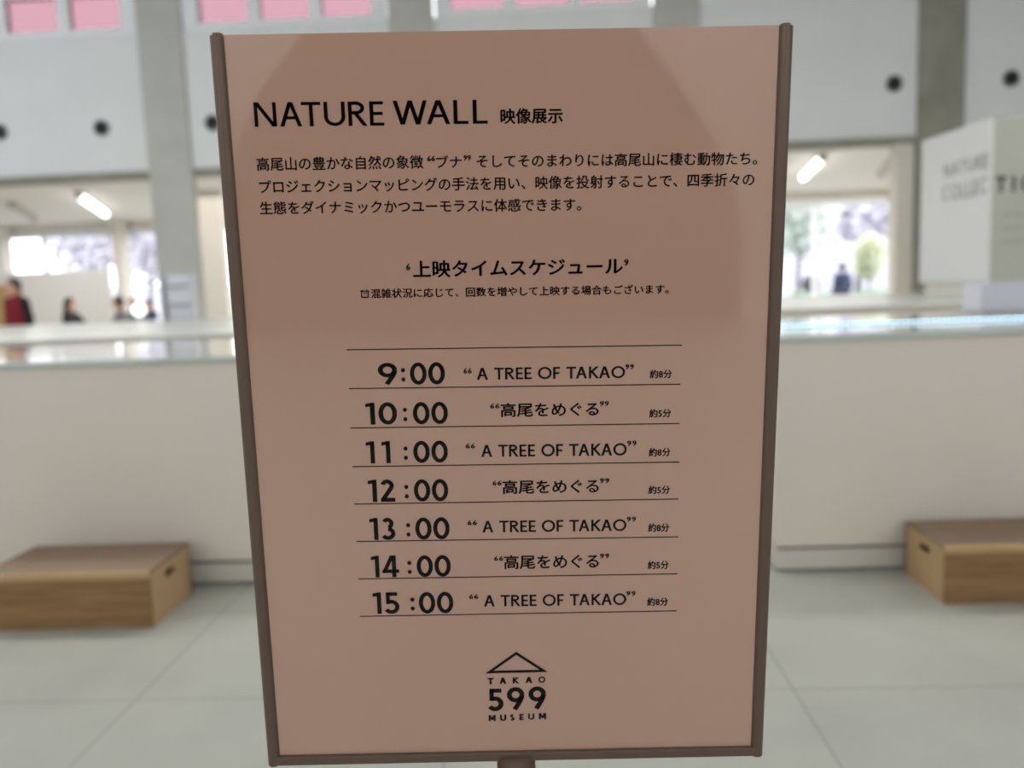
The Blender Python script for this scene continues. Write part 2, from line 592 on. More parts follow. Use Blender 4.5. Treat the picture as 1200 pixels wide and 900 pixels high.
class Glyphs:
    """strokes in letter units: cap height 1"""

    def __init__(self, t):
        self.t, self.f, self.x = t, [], 0.0

    def quad(self, *p):
        self.f.append([(self.x + a, c) for a, c in p])

    def bar(self, x0, x1, y0, y1):
        self.quad((x0, y0), (x1, y0), (x1, y1), (x0, y1))

    def diag(self, xa, ya, xb, yb, t=None):
        t = t or self.t
        L = math.hypot(xb - xa, yb - ya)
        w = t * L / abs(yb - ya) / 2
        if ya > yb: xa, ya, xb, yb = xb, yb, xa, ya
        self.quad((xa - w, ya), (xa + w, ya), (xb + w, yb), (xb - w, yb))

    def path(self, pts, t=None):
        t = (t or self.t) / 2
        n = len(pts)
        L, R = [], []
        for i in range(n):
            a = pts[max(0, i - 1)]
            c = pts[min(n - 1, i + 1)]
            dx, dy = c[0] - a[0], c[1] - a[1]
            l = math.hypot(dx, dy) or 1
            nx, ny = -dy / l * t, dx / l * t
            L.append((pts[i][0] + nx, pts[i][1] + ny))
            R.append((pts[i][0] - nx, pts[i][1] - ny))
        for i in range(n - 1):
            self.quad(L[i], R[i], R[i + 1], L[i + 1])

    def arc(self, cx, cy, rx, ry, a0, a1, n=28):
        return [(cx + rx * math.cos(math.radians(a0 + (a1 - a0) * k / n)), cy + ry * math.sin(math.radians(a0 + (a1 - a0) * k / n))) for k in range(n + 1)]

    def put(self, ch, gap=0.12):
        t = self.t
        h = t / 2
        w = 0.3
        if ch == ' ':
            self.x += 0.34
            return
        if ch == 'N':
            w = 0.80
            self.bar(0, t * .95, 0, 1); self.bar(w - t * .95, w, 0, 1); self.diag(h * 1.25, 1, w - h * 1.25, 0)
        elif ch == 'A':
            w = 0.80
            self.diag(t * .55, 0, w / 2 - .01, 1); self.diag(w - t * .55, 0, w / 2 + .01, 1); self.bar(.18, w - .18, .29, .29 + t * .9)
        elif ch == 'T':
            w = 0.70
            self.bar(0, w, 1 - t * .95, 1); self.bar(w / 2 - h, w / 2 + h, 0, 1)
        elif ch == 'U':
            w = 0.76
            r = w / 2 - h
            self.path([(h, 1)] + [(h, .62)] + self.arc(w / 2, .38, r, .38 - h, 180, 360) + [(w - h, .62), (w - h, 1)])
        elif ch == 'R':
            w = 0.66
            self.bar(0, t, 0, 1)
            self.path([(h, 1 - h), (.28, 1 - h)] + self.arc(.28, .735, .24, .265 - h, 90, -90) + [(h, .47 + h)])
            self.diag(.27, .50, w - .06, 0)
        elif ch == 'E':
            w = 0.52
            self.bar(0, t, 0, 1); self.bar(0, w, 0, t * .92); self.bar(0, w - .02, 1 - t * .92, 1); self.bar(0, w - .05, .5 - h * .92, .5 + h * .92)
        elif ch == 'F':
            w = 0.50
            self.bar(0, t, 0, 1); self.bar(0, w, 1 - t * .92, 1); self.bar(0, w - .05, .48 - h * .92, .48 + h * .92)
        elif ch == 'L':
            w = 0.50
            self.bar(0, t, 0, 1); self.bar(0, w, 0, t * .92)
        elif ch == 'I':
            w = t
            self.bar(0, t, 0, 1)
        elif ch == 'W':
            w = 1.16
            self.diag(t * .55, 1, .315, 0); self.diag(.325, 0, w / 2, 1); self.diag(w / 2, 1, w - .325, 0); self.diag(w - .315, 0, w - t * .55, 1)
        elif ch == 'M':
            w = 0.86
            self.bar(0, t, 0, 1); self.bar(w - t, w, 0, 1); self.diag(h * 1.4, 1, w / 2, .18); self.diag(w - h * 1.4, 1, w / 2, .18)
        elif ch == 'K':
            w = 0.68
            self.bar(0, t, 0, 1); self.diag(t * .7, .46, w - .08, 1); self.diag(.2, .60, w - .05, 0)
        elif ch == 'O':
            w = 0.98
            self.path(self.arc(w / 2, .5, w / 2 - h, .515 - h, 0, 360, 44))
        elif ch == 'C':
            w = 0.82
            self.path(self.arc(.49, .5, .49 - h, .515 - h, 50, 310, 36))
        elif ch == 'S':
            w = 0.50
            r1, r2 = .26 - h * .6, .28 - h * .6
            self.path(self.arc(.26, .74, .21 - h * .4, .25 - h, 50, 262, 18) + self.arc(.23, .262, .24 - h * .5, .262 - h, 78, -145, 20))
        elif ch == '0':
            w = 0.70
            self.path(self.arc(w / 2, .5, w / 2 - h, .51 - h, 0, 360, 40))
        elif ch == '1':
            w = 0.40
            self.bar(w - t, w, 0, 1); self.quad((0.05, .95), (0.05, .80), (w - h, .84), (w - h, 1), (w - .1, 1))
        elif ch == '2':
            w = 0.60
            self.path(self.arc(.29, .72, .27 - h, .28 - h, 165, -28, 20) + [(.10, h)])
            self.bar(0.02, w, 0, t)
        elif ch == '3':
            w = 0.60
            self.path(self.arc(.27, .735, .25 - h, .265 - h, 150, -80, 20))
            self.path(self.arc(.27, .285, .31 - h, .295 - h, 85, -150, 22))
        elif ch == '4':
            w = 0.72
            self.bar(.42, .42 + t, 0, 1); self.bar(0, w, .2, .2 + t * .9); self.diag(.07, .22, .44, 1, t * .95)
        elif ch == '5':
            w = 0.62
            self.bar(.09, .54, 1 - t * .95, 1); self.bar(.07, .07 + t * .9, .45, 1)
            self.path([(.12, .56)] + self.arc(.28, .32, .33 - h, .33 - h, 100, -150, 24))
        elif ch == '9':
            w = 0.68
            self.path(self.arc(.34, .66, .34 - h, .345 - h, 0, 360, 36))
            self.path([(w - h, .66), (w - h - .01, .55), (w - h - .06, .40), (.30, -.01)])
        elif ch == ':':
            w = t * 1.1
            for yy in (.2, .68):
                self.f.append([(self.x + w / 2 + h * 1.15 * math.cos(a * math.pi / 8), yy + h * 1.15 * math.sin(a * math.pi / 8)) for a in range(16)])
        elif ch in '69':
            pass
        elif ch == '(':                               # opening single quote, shaped like a small six
            w = 0.55
            self.path(self.arc(.28, .30, .17, .19, 0, 360, 20), .2)
            self.path([(.10, .33), (.14, .60), (.42, .96)], .16)
        elif ch == ')':                               # closing single quote, shaped like a small nine
            w = 0.55
            self.path(self.arc(.27, .70, .17, .19, 0, 360, 20), .2)
            self.path([(.45, .67), (.41, .40), (.13, .04)], .16)
        self.x += w + gap

    def faces(self, text, gap=0.12, kern=None):
        prev = ''
        for ch in text:
            if kern and prev + ch in kern: self.x += kern[prev + ch]
            self.put(ch, gap)
            prev = ch
        return self.f


KERN = {'AT': -.12, 'TA': -.12, 'WA': -.14, 'TR': -.02, 'RE': .0, 'LL': .04, 'AK': .03, 'KA': -.06, 'AO': -.02, 'OF': .0}


def add_faces(bm, faces):
    for f in faces:
        vs = [bm.verts.new((x, y, 0)) for x, y in f]
        fc = bm.faces.new(vs)
        fc.normal_update()
        if fc.normal.z < 0: fc.normal_flip()


def cjk(bm, text, bold=0.014):
    c = bpy.data.curves.new('lettering_source', 'FONT')
    c.body = text
    c.resolution_u = 3
    o = bpy.data.objects.new('lettering_source', c)
    COL.objects.link(o)
    bpy.context.view_layer.update()
    dg = bpy.context.evaluated_depsgraph_get()
    me = bpy.data.meshes.new_from_object(o.evaluated_get(dg))
    for dx, dy in ((-1, 0), (1, 0), (0, -.8), (0, .8)):
        q = me.copy()
        q.transform(Matrix.Translation((dx * bold, dy * bold, 0)))
        bm.from_mesh(q)
        bpy.data.meshes.remove(q)
    bpy.data.objects.remove(o)
    bpy.data.curves.remove(c)
    bpy.data.meshes.remove(me)


def fit(bm, dst, bl, br, top, mapper, z):
    """stretch flat lettering so its box runs from pixel bl to br with its left top at height pixel top"""
    xs = [v.co.x for v in bm.verts]
    ys = [v.co.y for v in bm.verts]
    x0, x1, y0, y1 = min(xs), max(xs), min(ys), max(ys)
    A, B, C = mapper(*bl), mapper(*br), mapper(bl[0], top)
    ex = B - A
    hgt = C.y - A.y
    vm = {}
    for v in bm.verts:
        s, t = (v.co.x - x0) / (x1 - x0), (v.co.y - y0) / (y1 - y0)
        vm[v] = dst.verts.new((A.x + ex.x * s, A.y + ex.y * s + hgt * t, z))
    for f in bm.faces:
        try:
            dst.faces.new([vm[v] for v in f.verts])
        except ValueError:
            pass
    bm.free()


def latin_run(dst, text, t, bl, br, top, gap=0.12, kern=KERN):
    g = Glyphs(t)
    q = BM()
    add_faces(q, g.faces(text, gap, kern))
    fit(q, dst, bl, br, top, uv, T_Z)


def cjk_run(dst, text, bl, br, top, bold=0.014):
    q = BM()
    cjk(q, text, bold)
    fit(q, dst, bl, br, top, uv, T_Z)


def print_on(name, bm):
    return panel_obj(name, bm, M['ink'], poster)


# title
d = BM()
latin_run(d, 'NATURE', .138, (297.5, 148), (450, 146.6), 119.3, .11)
latin_run(d, 'WALL', .138, (460.5, 145.6), (571.5, 144.3), 117.3, .11)
print_on('title_lettering', d)
d = BM()
cjk_run(d, '映像展示', (586.5, 145), (660, 144), 126.5, .026)
print_on('title_lettering', d)
# introduction
d = BM()
cjk_run(d, '高尾山の豊かな自然の象徴', (300, 200.2), (496, 197.4), 184, .015)
latin_run(d, '((', .15, (500.3, 188.8), (509.6, 188.6), 182.2, .05)
cjk_run(d, 'ブナ', (511, 196.5), (541.5, 196), 182, .015)
latin_run(d, '))', .15, (543, 188.2), (551.8, 188), 181.5, .05)
cjk_run(d, 'そしてそのまわりには高尾山に棲む動物たち。', (558.6, 196.5), (888.5, 193), 180.8, .015)
print_on('introduction_line', d)
d = BM()
cjk_run(d, 'プロジェクションマッピングの手法を用い、映像を投射することで、四季折々の', (303, 226.8), (885, 217.8), 211, .015)
print_on('introduction_line', d)
d = BM()
cjk_run(d, '生態をダイナミックかつユーモラスに体感できます。', (303.8, 251.5), (681.5, 247), 236, .015)
print_on('introduction_line', d)
# schedule heading and note
d = BM()
latin_run(d, '(', .15, (475.5, 317), (480.3, 316.9), 309)
cjk_run(d, '上映タイムスケジュール', (483.6, 326), (730.5, 322), 305.5, .026)
latin_run(d, ')', .15, (732, 311.8), (737.2, 311.7), 304)
print_on('heading_lettering', d)
d = BM()
g = Glyphs(.12)
q = BM()
g.path([(.14, .14), (.86, .14)]); g.path([(.14, .08), (.14, .84)]); g.path([(.86, .08), (.86, .84)]); g.path([(0, .82), (1, .82)])
g.path([(.22, 1), (.32, .84)], .1); g.path([(.78, 1), (.68, .84)], .1); g.path([(.3, .6), (.7, .6)], .1); g.path([(.5, .14), (.5, 0)], .1)
add_faces(q, g.f)
fit(q, d, (421.8, 350.2), (432.5, 350), 339.5, uv, T_Z)
cjk_run(d, '混雑状況に応じて、回数を増やして上映する場合もございます。', (434, 350), (784.5, 344.5), 338.5, .021)
print_on('note_lettering', d)


def rule(bm, a, b2, w=1.25):
    p, q = uv(*a), uv(*b2)
    w = w / 2 * SW / 640
    vs = [bm.verts.new((x, y, T_Z)) for x, y in ((p.x, p.y - w), (q.x, q.y - w), (q.x, q.y + w), (p.x, p.y + w))]
    bm.faces.new(vs)


d = BM()
for a, c in [((405.5, 410.5), (800, 405)), ((408, 456.2), (798.3, 451)), ((410, 502.5), (797.3, 497.2)), ((412.5, 548), (797, 542.5)),
             ((414.5, 592), (796, 586)), ((417, 636), (795.5, 630.5)), ((419, 680), (794.5, 674)), ((421, 724), (793.7, 717.5))]:
    d = BM()
    rule(d, a, c)
    print_on('rule_line', d)
# the seven showings
ROWS = [('9', (443, 465.5), 472.3, (480.5, 521.5), 452.2, 426.0), ('10', (428.5, 465.3), 474.6, (484, 525), 498.8, 472.6), ('11', (429, 457.5), 475.3, (484.4, 525), 544.2, 518.2),
        ('12', (431.5, 463), 476.3, (485.2, 525.4), 589.6, 563.4), ('13', (433.3, 463.2), 478.4, (486.8, 527), 634.4, 608.4), ('14', (435, 467.6), 479.8, (488.4, 528.4), 678.4, 652.8), ('15', (437, 468), 483.4, (491, 531.4), 721.4, 696)]
TREE = [(543, 438.6, 432, 552.6, 558.8, 446, 431.6, 733, 443.8, 733.3, 743.6, 433.6, 427.5),
        (545.5, 526.6, 520.6, 556.6, 564, 536.8, 522.2, 735, 534.8, 735.5, 746.5, 523.8, 517.4),
        (547.6, 616.8, 611, 558.8, 565.4, 625.6, 611.6, 734.6, 623.6, 735, 746, 612.8, 607),
        (549.6, 703.6, 698, 560.4, 567.2, 712.8, 699, 734.4, 710.6, 734.4, 745.4, 700.2, 694.4)]
MEG = [(574.5, 479.6, 473.6, 585.2, 586.6, 489.8, 473, 702.2, 488.4, 703.2, 714, 477, 471),
       (577, 570.2, 564.4, 587.8, 588.8, 580.4, 563.8, 702.2, 578.8, 703.4, 714.6, 567.6, 561.6),
       (579, 658.8, 653, 589.6, 590.6, 668.8, 652, 702.2, 667.2, 703.4, 714.4, 656, 650.2)]
DUR = [(762, 788.2, 444.4, 434), (761.4, 787.2, 490.4, 480.2), (760.8, 786.4, 536.2, 526), (760.4, 785.8, 580.4, 570.4), (760, 785, 625, 614.8), (759.4, 784.4, 668.8, 658.8), (758.8, 783.6, 712, 702)]
for i, (hr, hx, cx_, zx, yb, yt) in enumerate(ROWS):
    d = BM()
    sl = .0155
    latin_run(d, hr, .178, (hx[0], yb), (hx[1], yb - sl * (hx[1] - hx[0])), yt, .24 if hr == '11' else .13)
    latin_run(d, ':', .19, (cx_ - 2.4, yb - 4.2), (cx_ + 2.4, yb - 4.3), yt + 6.0)
    latin_run(d, '00', .178, (zx[0], yb - .5), (zx[1], yb - .5 - sl * 41), yt - .5, .07)
    print_on('time_lettering', d)
    d = BM()
    if i % 2 == 0:
        a = TREE[i // 2]
        latin_run(d, '((', .15, (a[0], a[1]), (a[3], a[1] - .15), a[2], .10)
        latin_run(d, 'A TREE OF TAKAO', .165, (a[4], a[5]), (a[7], a[8]), a[6], .10)
        latin_run(d, '))', .15, (a[9], a[11]), (a[10], a[11] - .15), a[12], .10)
    else:
        a = MEG[i // 2]
        latin_run(d, '((', .15, (a[0], a[1]), (a[3], a[1] - .15), a[2], .10)
        cjk_run(d, '高尾をめぐる', (a[4], a[5]), (a[7], a[8]), a[6], .022)
        latin_run(d, '))', .15, (a[9], a[11]), (a[10], a[11] - .15), a[12], .10)
    print_on('film_lettering', d)
    d = BM()
    a = DUR[i]
    cjk_run(d, '約8分' if i % 2 == 0 else '約5分', (a[0], a[2]), (a[1], a[2] - .5), a[3], .03)
    print_on('duration_lettering', d)
# museum mark
d = BM()
A, B, C = uv(568.4, 791.2), uv(642.3, 789.4), uv(604.9, 765.6)
cen = (A + B + C) / 3
tri = [A, B, C]


def inset(pts, w):
    out = []
    for i in range(3):
        p, q, r = pts[i - 1], pts[i], pts[(i + 1) % 3]
        e1, e2 = (q - p).normalized(), (r - q).normalized()
        n1, n2 = Vector((-e1.y, e1.x)), Vector((-e2.y, e2.x))
        out.append(q + (n1 + n2) * (w / (1 + n1.dot(n2))))
    return out


ins = inset(tri, 3.3 * SW / 600)
for i in range(3):
    j = (i + 1) % 3
    d.faces.new([d.verts.new((p.x, p.y, T_Z)) for p in (tri[i], tri[j], ins[j], ins[i])])
print_on('logo_mark', d)
d = BM()
for ch, x0, x1, yb, yt in [('T', 571.3, 578.7, 803.9, 796.5), ('A', 585.4, 593.4, 803.4, 796.1), ('K', 601, 608.4, 803, 795.7), ('A', 615.8, 624, 802.4, 795.2), ('O', 631, 639.4, 802.2, 794.7)]:
    latin_run(d, ch, .235, (x0, yb), (x1, yb - .1), yt)
print_on('logo_lettering', d)
d = BM()
for ch, x0, x1, yb, yt in [('5', 571.8, 590.2, 835.6, 809.2), ('9', 594.4, 614.8, 834.8, 807.4), ('9', 619.6, 640.2, 833.8, 806.6)]:
    latin_run(d, ch, .19, (x0, yb), (x1, yb - .3), yt)
print_on('logo_lettering', d)
d = BM()
for ch, x0, x1, yb, yt in [('M', 572.6, 581, 847.3, 840.2), ('U', 586, 593.4, 847, 839.6), ('S', 598, 603.2, 846.6, 839.2), ('E', 608.8, 614, 846, 838.8), ('U', 619, 626.4, 845.6, 838.4), ('M', 631.6, 640.2, 845, 837.8)]:
    latin_run(d, ch, .235, (x0, yb), (x1, yb - .1), yt)
print_on('logo_lettering', d)

# ------------------------------------------------------------------ display tables
TZ = 1.052


def table(loc, w, dep, label, h=TZ, top='table_glass'):
    r = empty('display_table', BR @ Vector(loc), label, 'display table', None, BROT)
    obj('body', box(BM(), 0, w, 0.02, dep - 0.02, 0.115, h - 0.03, 0.004), M['counter'], r)
    obj('groove', box(BM(), 0.012, w - 0.012, 0.035, dep - 0.035, 0.1, 0.118), M['dark_gap'], r)
    obj('plinth', box(BM(), 0.004, w - 0.004, 0.024, dep - 0.024, 0.012, 0.102, 0.003), M['plinth'], r)
    obj('foot_shadow_strip', box(BM(), 0.02, w - 0.02, 0.05, dep - 0.05, 0, 0.013), M['dark_gap'], r)  # dark strip painted in for the shadow line below the plinth
    obj('glass_top', box(BM(), 0, w, 0, dep, h - 0.03, h, 0.004, 3), M[top], r)
    return r


T1 = 3.5
xl0, xl1 = -6.5, atb(330, 600, T1).x
table((xl0, T1, 0), xl1 - xl0, 1.5, 'long white display table left of the sign with a glass top')
xr0 = atb(911.5, 600, T1).x
rt = table((xr0, T1, 0), 6.0, 1.6, 'long white display table right of the sign with a row of lights')
T2 = 6.55
xm = atb(600, 360, T2).x
table((-8, 5.85, 0), xm - 0.3 + 8, 2.6, 'second white display table on the left behind the front table', top='matt_top')
table((xm + 0.3, T2, 0), 8.6, 1.9, 'second white display table on the right under the white text board', top='matt_top')
table((-9, T2 + 2.05, 0), 18, 2.1, 'rear white display table in front of the concrete columns', top='matt_top')

ls = BM()
box(ls, 0.03, 2.2, 0.56, 0.59, TZ, TZ + 0.008, 0.002)
strip = obj('light_strip', ls, M['white_panel'], rt)
for i in range(86):
    b = BM()
    x = 0.05 + i * 0.0245
    ball(b, (x, 0.575, TZ + 0.009), 0.0065, 1, 1, 0.7, 8)
    obj('led', b, M['led'], strip, True)

# ------------------------------------------------------------------ wooden step boxes
bz = 0.0


def step_box(loc, w, dep, h, label):
    r = empty('step_box', BR @ Vector(loc), label, 'box', 'wooden step boxes before the tables', BROT)
    t = 0.018
    obj('front_panel', box(BM(), 0, w, 0, t, 0, h - t, 0.002), M['wood'], r)
    obj('back_panel', box(BM(), 0, w, dep - t, dep, 0, h - t, 0.002), M['wood'], r)
    for sx in (0, w - t):
        # end panel with a slotted hand hole
        b = BM()
        hy0, hy1, hz0, hz1 = dep / 2 - 0.045, dep / 2 + 0.045, h * 0.64, h * 0.64 + 0.035
        box(b, sx, sx + t, t, dep - t, 0, hz0)
        box(b, sx, sx + t, t, dep - t, hz1, h - t)
        box(b, sx, sx + t, t, hy0, hz0, hz1)
        box(b, sx, sx + t, hy1, dep - t, hz0, hz1)
        obj('end_panel', b, M['wood_pale'], r)
    obj('top_panel', box(BM(), -0.002, w + 0.002, -0.002, dep + 0.002, h - t, h, 0.006, 3), M['wood_top'], r)
    b = BM()
    box(b, -0.004, w + 0.004, -0.006, 0.016, h - 0.03, h + 0.001, 0.009, 4)  # the rounded edge's catch of light is put into a paler wood colour
    tag(obj('front_edge', b, M['wood_pale'], r), 'front edge painted pale where it catches light')
    return r


pr = atbz(1107, 708.5, 0)
pl = atbz(179, 736, 0)
step_box((pr.x, pr.y, 0), 0.70, 0.36, 0.235, 'low wooden step box before the right display table')
step_box((pl.x - 0.70, pl.y, 0), 0.70, 0.38, 0.235, 'low wooden step box before the left display table')

# ------------------------------------------------------------------ text board on the second right table
kc = at(1160, 330, T2 + 0.12)          # near lower corner
kf = at(1080, 331, T2 + 1.15)
kz0, kz1 = kc.z, at(1160, 138, T2 + 0.12).z
kroot = empty('text_board', (kc.x, T2 + 0.12, TZ), 'tall white text board on a plinth on the right display table', 'sign')
dpt, th = 1.05, 0.03
obj('side_board', box(BM(), -th, 0, 0, dpt, kz0 - TZ, kz1 - TZ, 0.002), M['white_panel'], kroot)
obj('front_board', box(BM(), 0, 1.5, 0.0, th, kz0 - TZ, kz1 - TZ, 0.002), M['kiosk_front'], kroot)
obj('plinth', box(BM(), -0.0, 1.45, 0.05, dpt - 0.05, 0, kz0 - TZ, 0.002), M['plinth'], kroot)


def block_text(text, t, x0, x1, z0, z1, place, name, m, gap=.22):
    g = Glyphs(t)
    q = BM()
    add_faces(q, g.faces(text, gap, None))
    xs = [v.co.x for v in q.verts]
    ys = [v.co.y for v in q.verts]
    a, c, e, f = min(xs), max(xs), min(ys), max(ys)
    for v in q.verts:
        s, tt = (v.co.x - a) / (c - a), (v.co.y - e) / (f - e)
        v.co = place(x0 + (x1 - x0) * s, z0 + (z1 - z0) * tt)
    obj(name, q, m, kroot)


side = lambda s, z: Vector((-th - 0.002, dpt - s, z))
front = lambda s, z: Vector((s, -0.002, z))
zt = lambda py: at(1165, py, T2 + 0.12).z - TZ
block_text('NATURE', .2, .38, 1.03, zt(195.5), zt(178), side, 'side_lettering', M['faded_ink'], .14)
block_text('COLLEC', .2, .36, 1.03, zt(226), zt(205.5), side, 'side_lettering', M['faded_ink'], .14)
block_text('TION', .2, .02, .52, zt(226), zt(206.5), front, 'front_lettering', M['grey_ink'], .34)
for k in range(3):
    b = BM()
    z = zt(252 + 16 * k)
    for s0, s1 in ((.09, .16), (.18, .26), (.28, .44), (.47, .62)):
        box(b, s0, s1, -0.002, 0.0, z - .012, z + .012)
    obj('caption_line', b, M['pale_ink'], kroot)

# white display box standing on the back of the right front table
p = atb(1147, 362, T1 + 1.3)
zb = atb(1147, 332, T1 + 1.3).z
r = empty('display_case', BR @ Vector((p.x, T1 + 1.28, TZ)), 'small white display case on the right front table below the text board', 'display case', None, BROT)
obj('case', box(BM(), 0, 0.5, 0, 0.2, 0.012, zb - TZ, 0.004), mat('lavender_white', srgb(214, 214, 226), .35), r)
obj('foot', box(BM(), 0.02, 0.48, 0.02, 0.18, 0, 0.012), M['plinth'], r)

# information rack in front of the left column
p = at(208, 362, YC - 0.75)
q0, q1 = at(191, 340, YC - 0.75).x, at(227, 340, YC - 0.75).x
ztop = at(208, 321, YC - 0.75).z
r = empty('leaflet_rack', ((q0 + q1) / 2, YC - 0.75, 0), 'white leaflet rack standing before the left concrete column', 'rack')
w = (q1 - q0) / 2
rk = mat('rack_white', srgb(205, 206, 212), .5)
obj('back_panel', box(BM(), -w, w, 0.1, 0.13, 0.25, ztop, 0.004), rk, r)
for sx in (-w, w - 0.02):
    obj('side_panel', box(BM(), sx, sx + 0.02, -0.08, 0.1, 0.0, ztop, 0.003), rk, r)
for zz in (0.75, 1.02, 1.27, 1.52):
    obj('shelf', box(BM(), -w + 0.02, w - 0.02, -0.08, 0.1, zz - 0.02, zz, 0.002), rk, r)
lf = mat('leaflet_paper', srgb(214, 216, 224), .6, .05, 14)
for zz in (1.02, 1.27, 1.52):
    obj('leaflets', box(BM(), -w + 0.04, w - 0.04, -0.02, 0.04, zz + 0.001, min(zz + 0.225, ztop - .02), 0.002), lf, r)

# small white globe lamp on the rear table
p = at(163, 365, 10.2)
r = empty('globe_lamp', (p.x, 10.2, TZ), 'small white globe lamp on the rear table before seated people', 'lamp')
b = BM()
lathe(b, [(0.05, 0), (0.05, 0.012), (0.018, 0.022), (0.018, 0.05)], n=20)
obj('base', b, M['win_frame'], r, True)
obj('globe', ball(BM(), (0, 0, max(0.12, p.z - TZ + .02)), 0.08, n=20), mat('globe_glass', (0.95, 0.96, 1, 1), .3, emit=2.0), r, True)

# ------------------------------------------------------------------ partition and cabinet in the cafe
xa, xb = at(4, 340, 17.6).x, at(129, 340, 17.6).x
zt_ = at(70, 318, 17.6).z
struct('partition', box(BM(), xa - 1.6, xb, 17.6, 17.72, 0, zt_, 0.004), turned=False, m=mat('partition_white', srgb(214, 213, 211), .6))
p = at(9, 340, 13.2)
r = empty('cabinet', (p.x, 13.2, 0), 'tall tan wooden cabinet behind the person in the red vest', 'cabinet')
zc = at(5, 334, 13.2).z
obj('body', box(BM(), -0.8, 0, 0.02, 0.4, 0.06, zc - .03, 0.004), mat('tan_wood', srgb(206, 160, 104), .5, .06, 6), r)
for k in range(2):
    dd = obj('door', box(BM(), -0.79 + k * 0.395, -0.405 + k * 0.395, 0.0, 0.02, 0.08, zc - .05, 0.003), mat('tan_door', srgb(210, 166, 112), .5, .06, 6), r)
    obj('handle', box(BM(), -0.43 + k * 0.05, -0.415 + k * 0.05, -0.02, 0, 0.8, 0.95, 0.002), M['steel'], dd)
obj('top_panel', box(BM(), -0.81, 0.0, -0.01, 0.41, zc - .03, zc, 0.003), M['wood_pale'], r)
obj('plinth', box(BM(), -0.79, -0.01, 0.03, 0.39, 0, 0.06), M['dark_gap'], r)

# ------------------------------------------------------------------ ceiling lamps in the cafe
def tube_lamp(a, c, label, lit=True):
    a, c = atz(a[0], a[1], ZL - 0.07), atz(c[0], c[1], ZL - 0.07)
    mid = (a + c) / 2
    L = (c - a).length / 2
    r = empty('ceiling_lamp', (mid.x, mid.y, ZL), label, 'ceiling lamp', 'strip lamps under the cafe ceiling', math.atan2((c - a).y, (c - a).x))
    obj('housing', box(BM(), -L, L, -0.09, 0.09, -0.035, 0, 0.004), M['lamp_off'], r)
    b = BM()
    tube(b, (-L + .02, 0, -0.075), (L - .02, 0, -0.075), 0.055, n=16)
    obj('diffuser', b, M['light'] if lit else M['lamp_off'], r, True)
    b = BM()
    for s in (-1, 1):
        box(b, s * (L - .02) - .02, s * (L - .02) + .02, -0.06, 0.06, -0.13, -0.035, 0.004)
    obj('end_cap', b, M['lamp_off'], r)


tube_lamp((92, 229), (124, 251), 'glowing white strip lamp on the cafe ceiling left of the column')
tube_lamp((964, 185), (941, 208), 'glowing white strip lamp on the cafe ceiling right of the sign')
tube_lamp((13, 240), (40, 258), 'unlit strip lamp on the cafe ceiling near the left picture edge', False)
tube_lamp((1048, 188), (1033, 206), 'unlit strip lamp on the cafe ceiling by the right wall', False)


# ------------------------------------------------------------------ people
def fuse(bm, voxel, name, m, parent, smooth_it=6):
    me = bpy.data.meshes.new('fuse_source')
    bm.to_mesh(me)
    bm.free()
    o = bpy.data.objects.new('fuse_source', me)
    COL.objects.link(o)
    rm = o.modifiers.new('remesh', 'REMESH')
    rm.mode = 'VOXEL'
    rm.voxel_size = voxel
    sm = o.modifiers.new('smooth', 'SMOOTH')
    sm.factor = 0.5
    sm.iterations = smooth_it
    bpy.context.view_layer.update()
    dg = bpy.context.evaluated_depsgraph_get()
    res = bpy.data.meshes.new_from_object(o.evaluated_get(dg))
    res.name = name
    bpy.data.objects.remove(o)
    bpy.data.meshes.remove(me)
    return obj(name, res, m, parent, True)


def limb(bm, pts, rs):
    for (a, b2), (ra, rb) in zip(zip(pts, pts[1:]), zip(rs, rs[1:])):
        tube(bm, a, b2, ra, rb, 14)
    for p, r in zip(pts, rs):
        ball(bm, p, r * 1.0, n=14)


def hand(bm, wrist, dirv, side, curl=0.5):
    """palm, four curled fingers and a thumb"""
    d = Vector(dirv).normalized()
    s = Vector((side, 0, 0))
    s = (s - d * s.dot(d)).normalized()
    n = d.cross(s)
    w = Vector(wrist)
    palm = w + d * 0.055
    for t in (-1, 0, 1):
        tube(bm, w + s * t * .012, palm + d * .03 + s * t * 0.024, 0.018, 0.015, 10)
        ball(bm, palm + d * .03 + s * t * .024, .015, n=10)
    for k, ln in enumerate((0.068, 0.078, 0.072, 0.056)):
        b0 = palm + d * .03 + s * (0.03 - 0.02 * k)
        b1 = b0 + (d * math.cos(curl) + n * math.sin(curl)) * ln * .5
        b2 = b1 + (d * math.cos(curl * 2) + n * math.sin(curl * 2)) * ln * .5
        limb(bm, [b0, b1, b2], [.0095, .009, .0078])
    t0 = w + d * .03 + s * .025
    limb(bm, [t0, t0 + s * .025 + d * .03, t0 + s * .03 + d * .062], [.012, .0105, .009])


SKIN = mat('skin', srgb(214, 168, 142), .55)


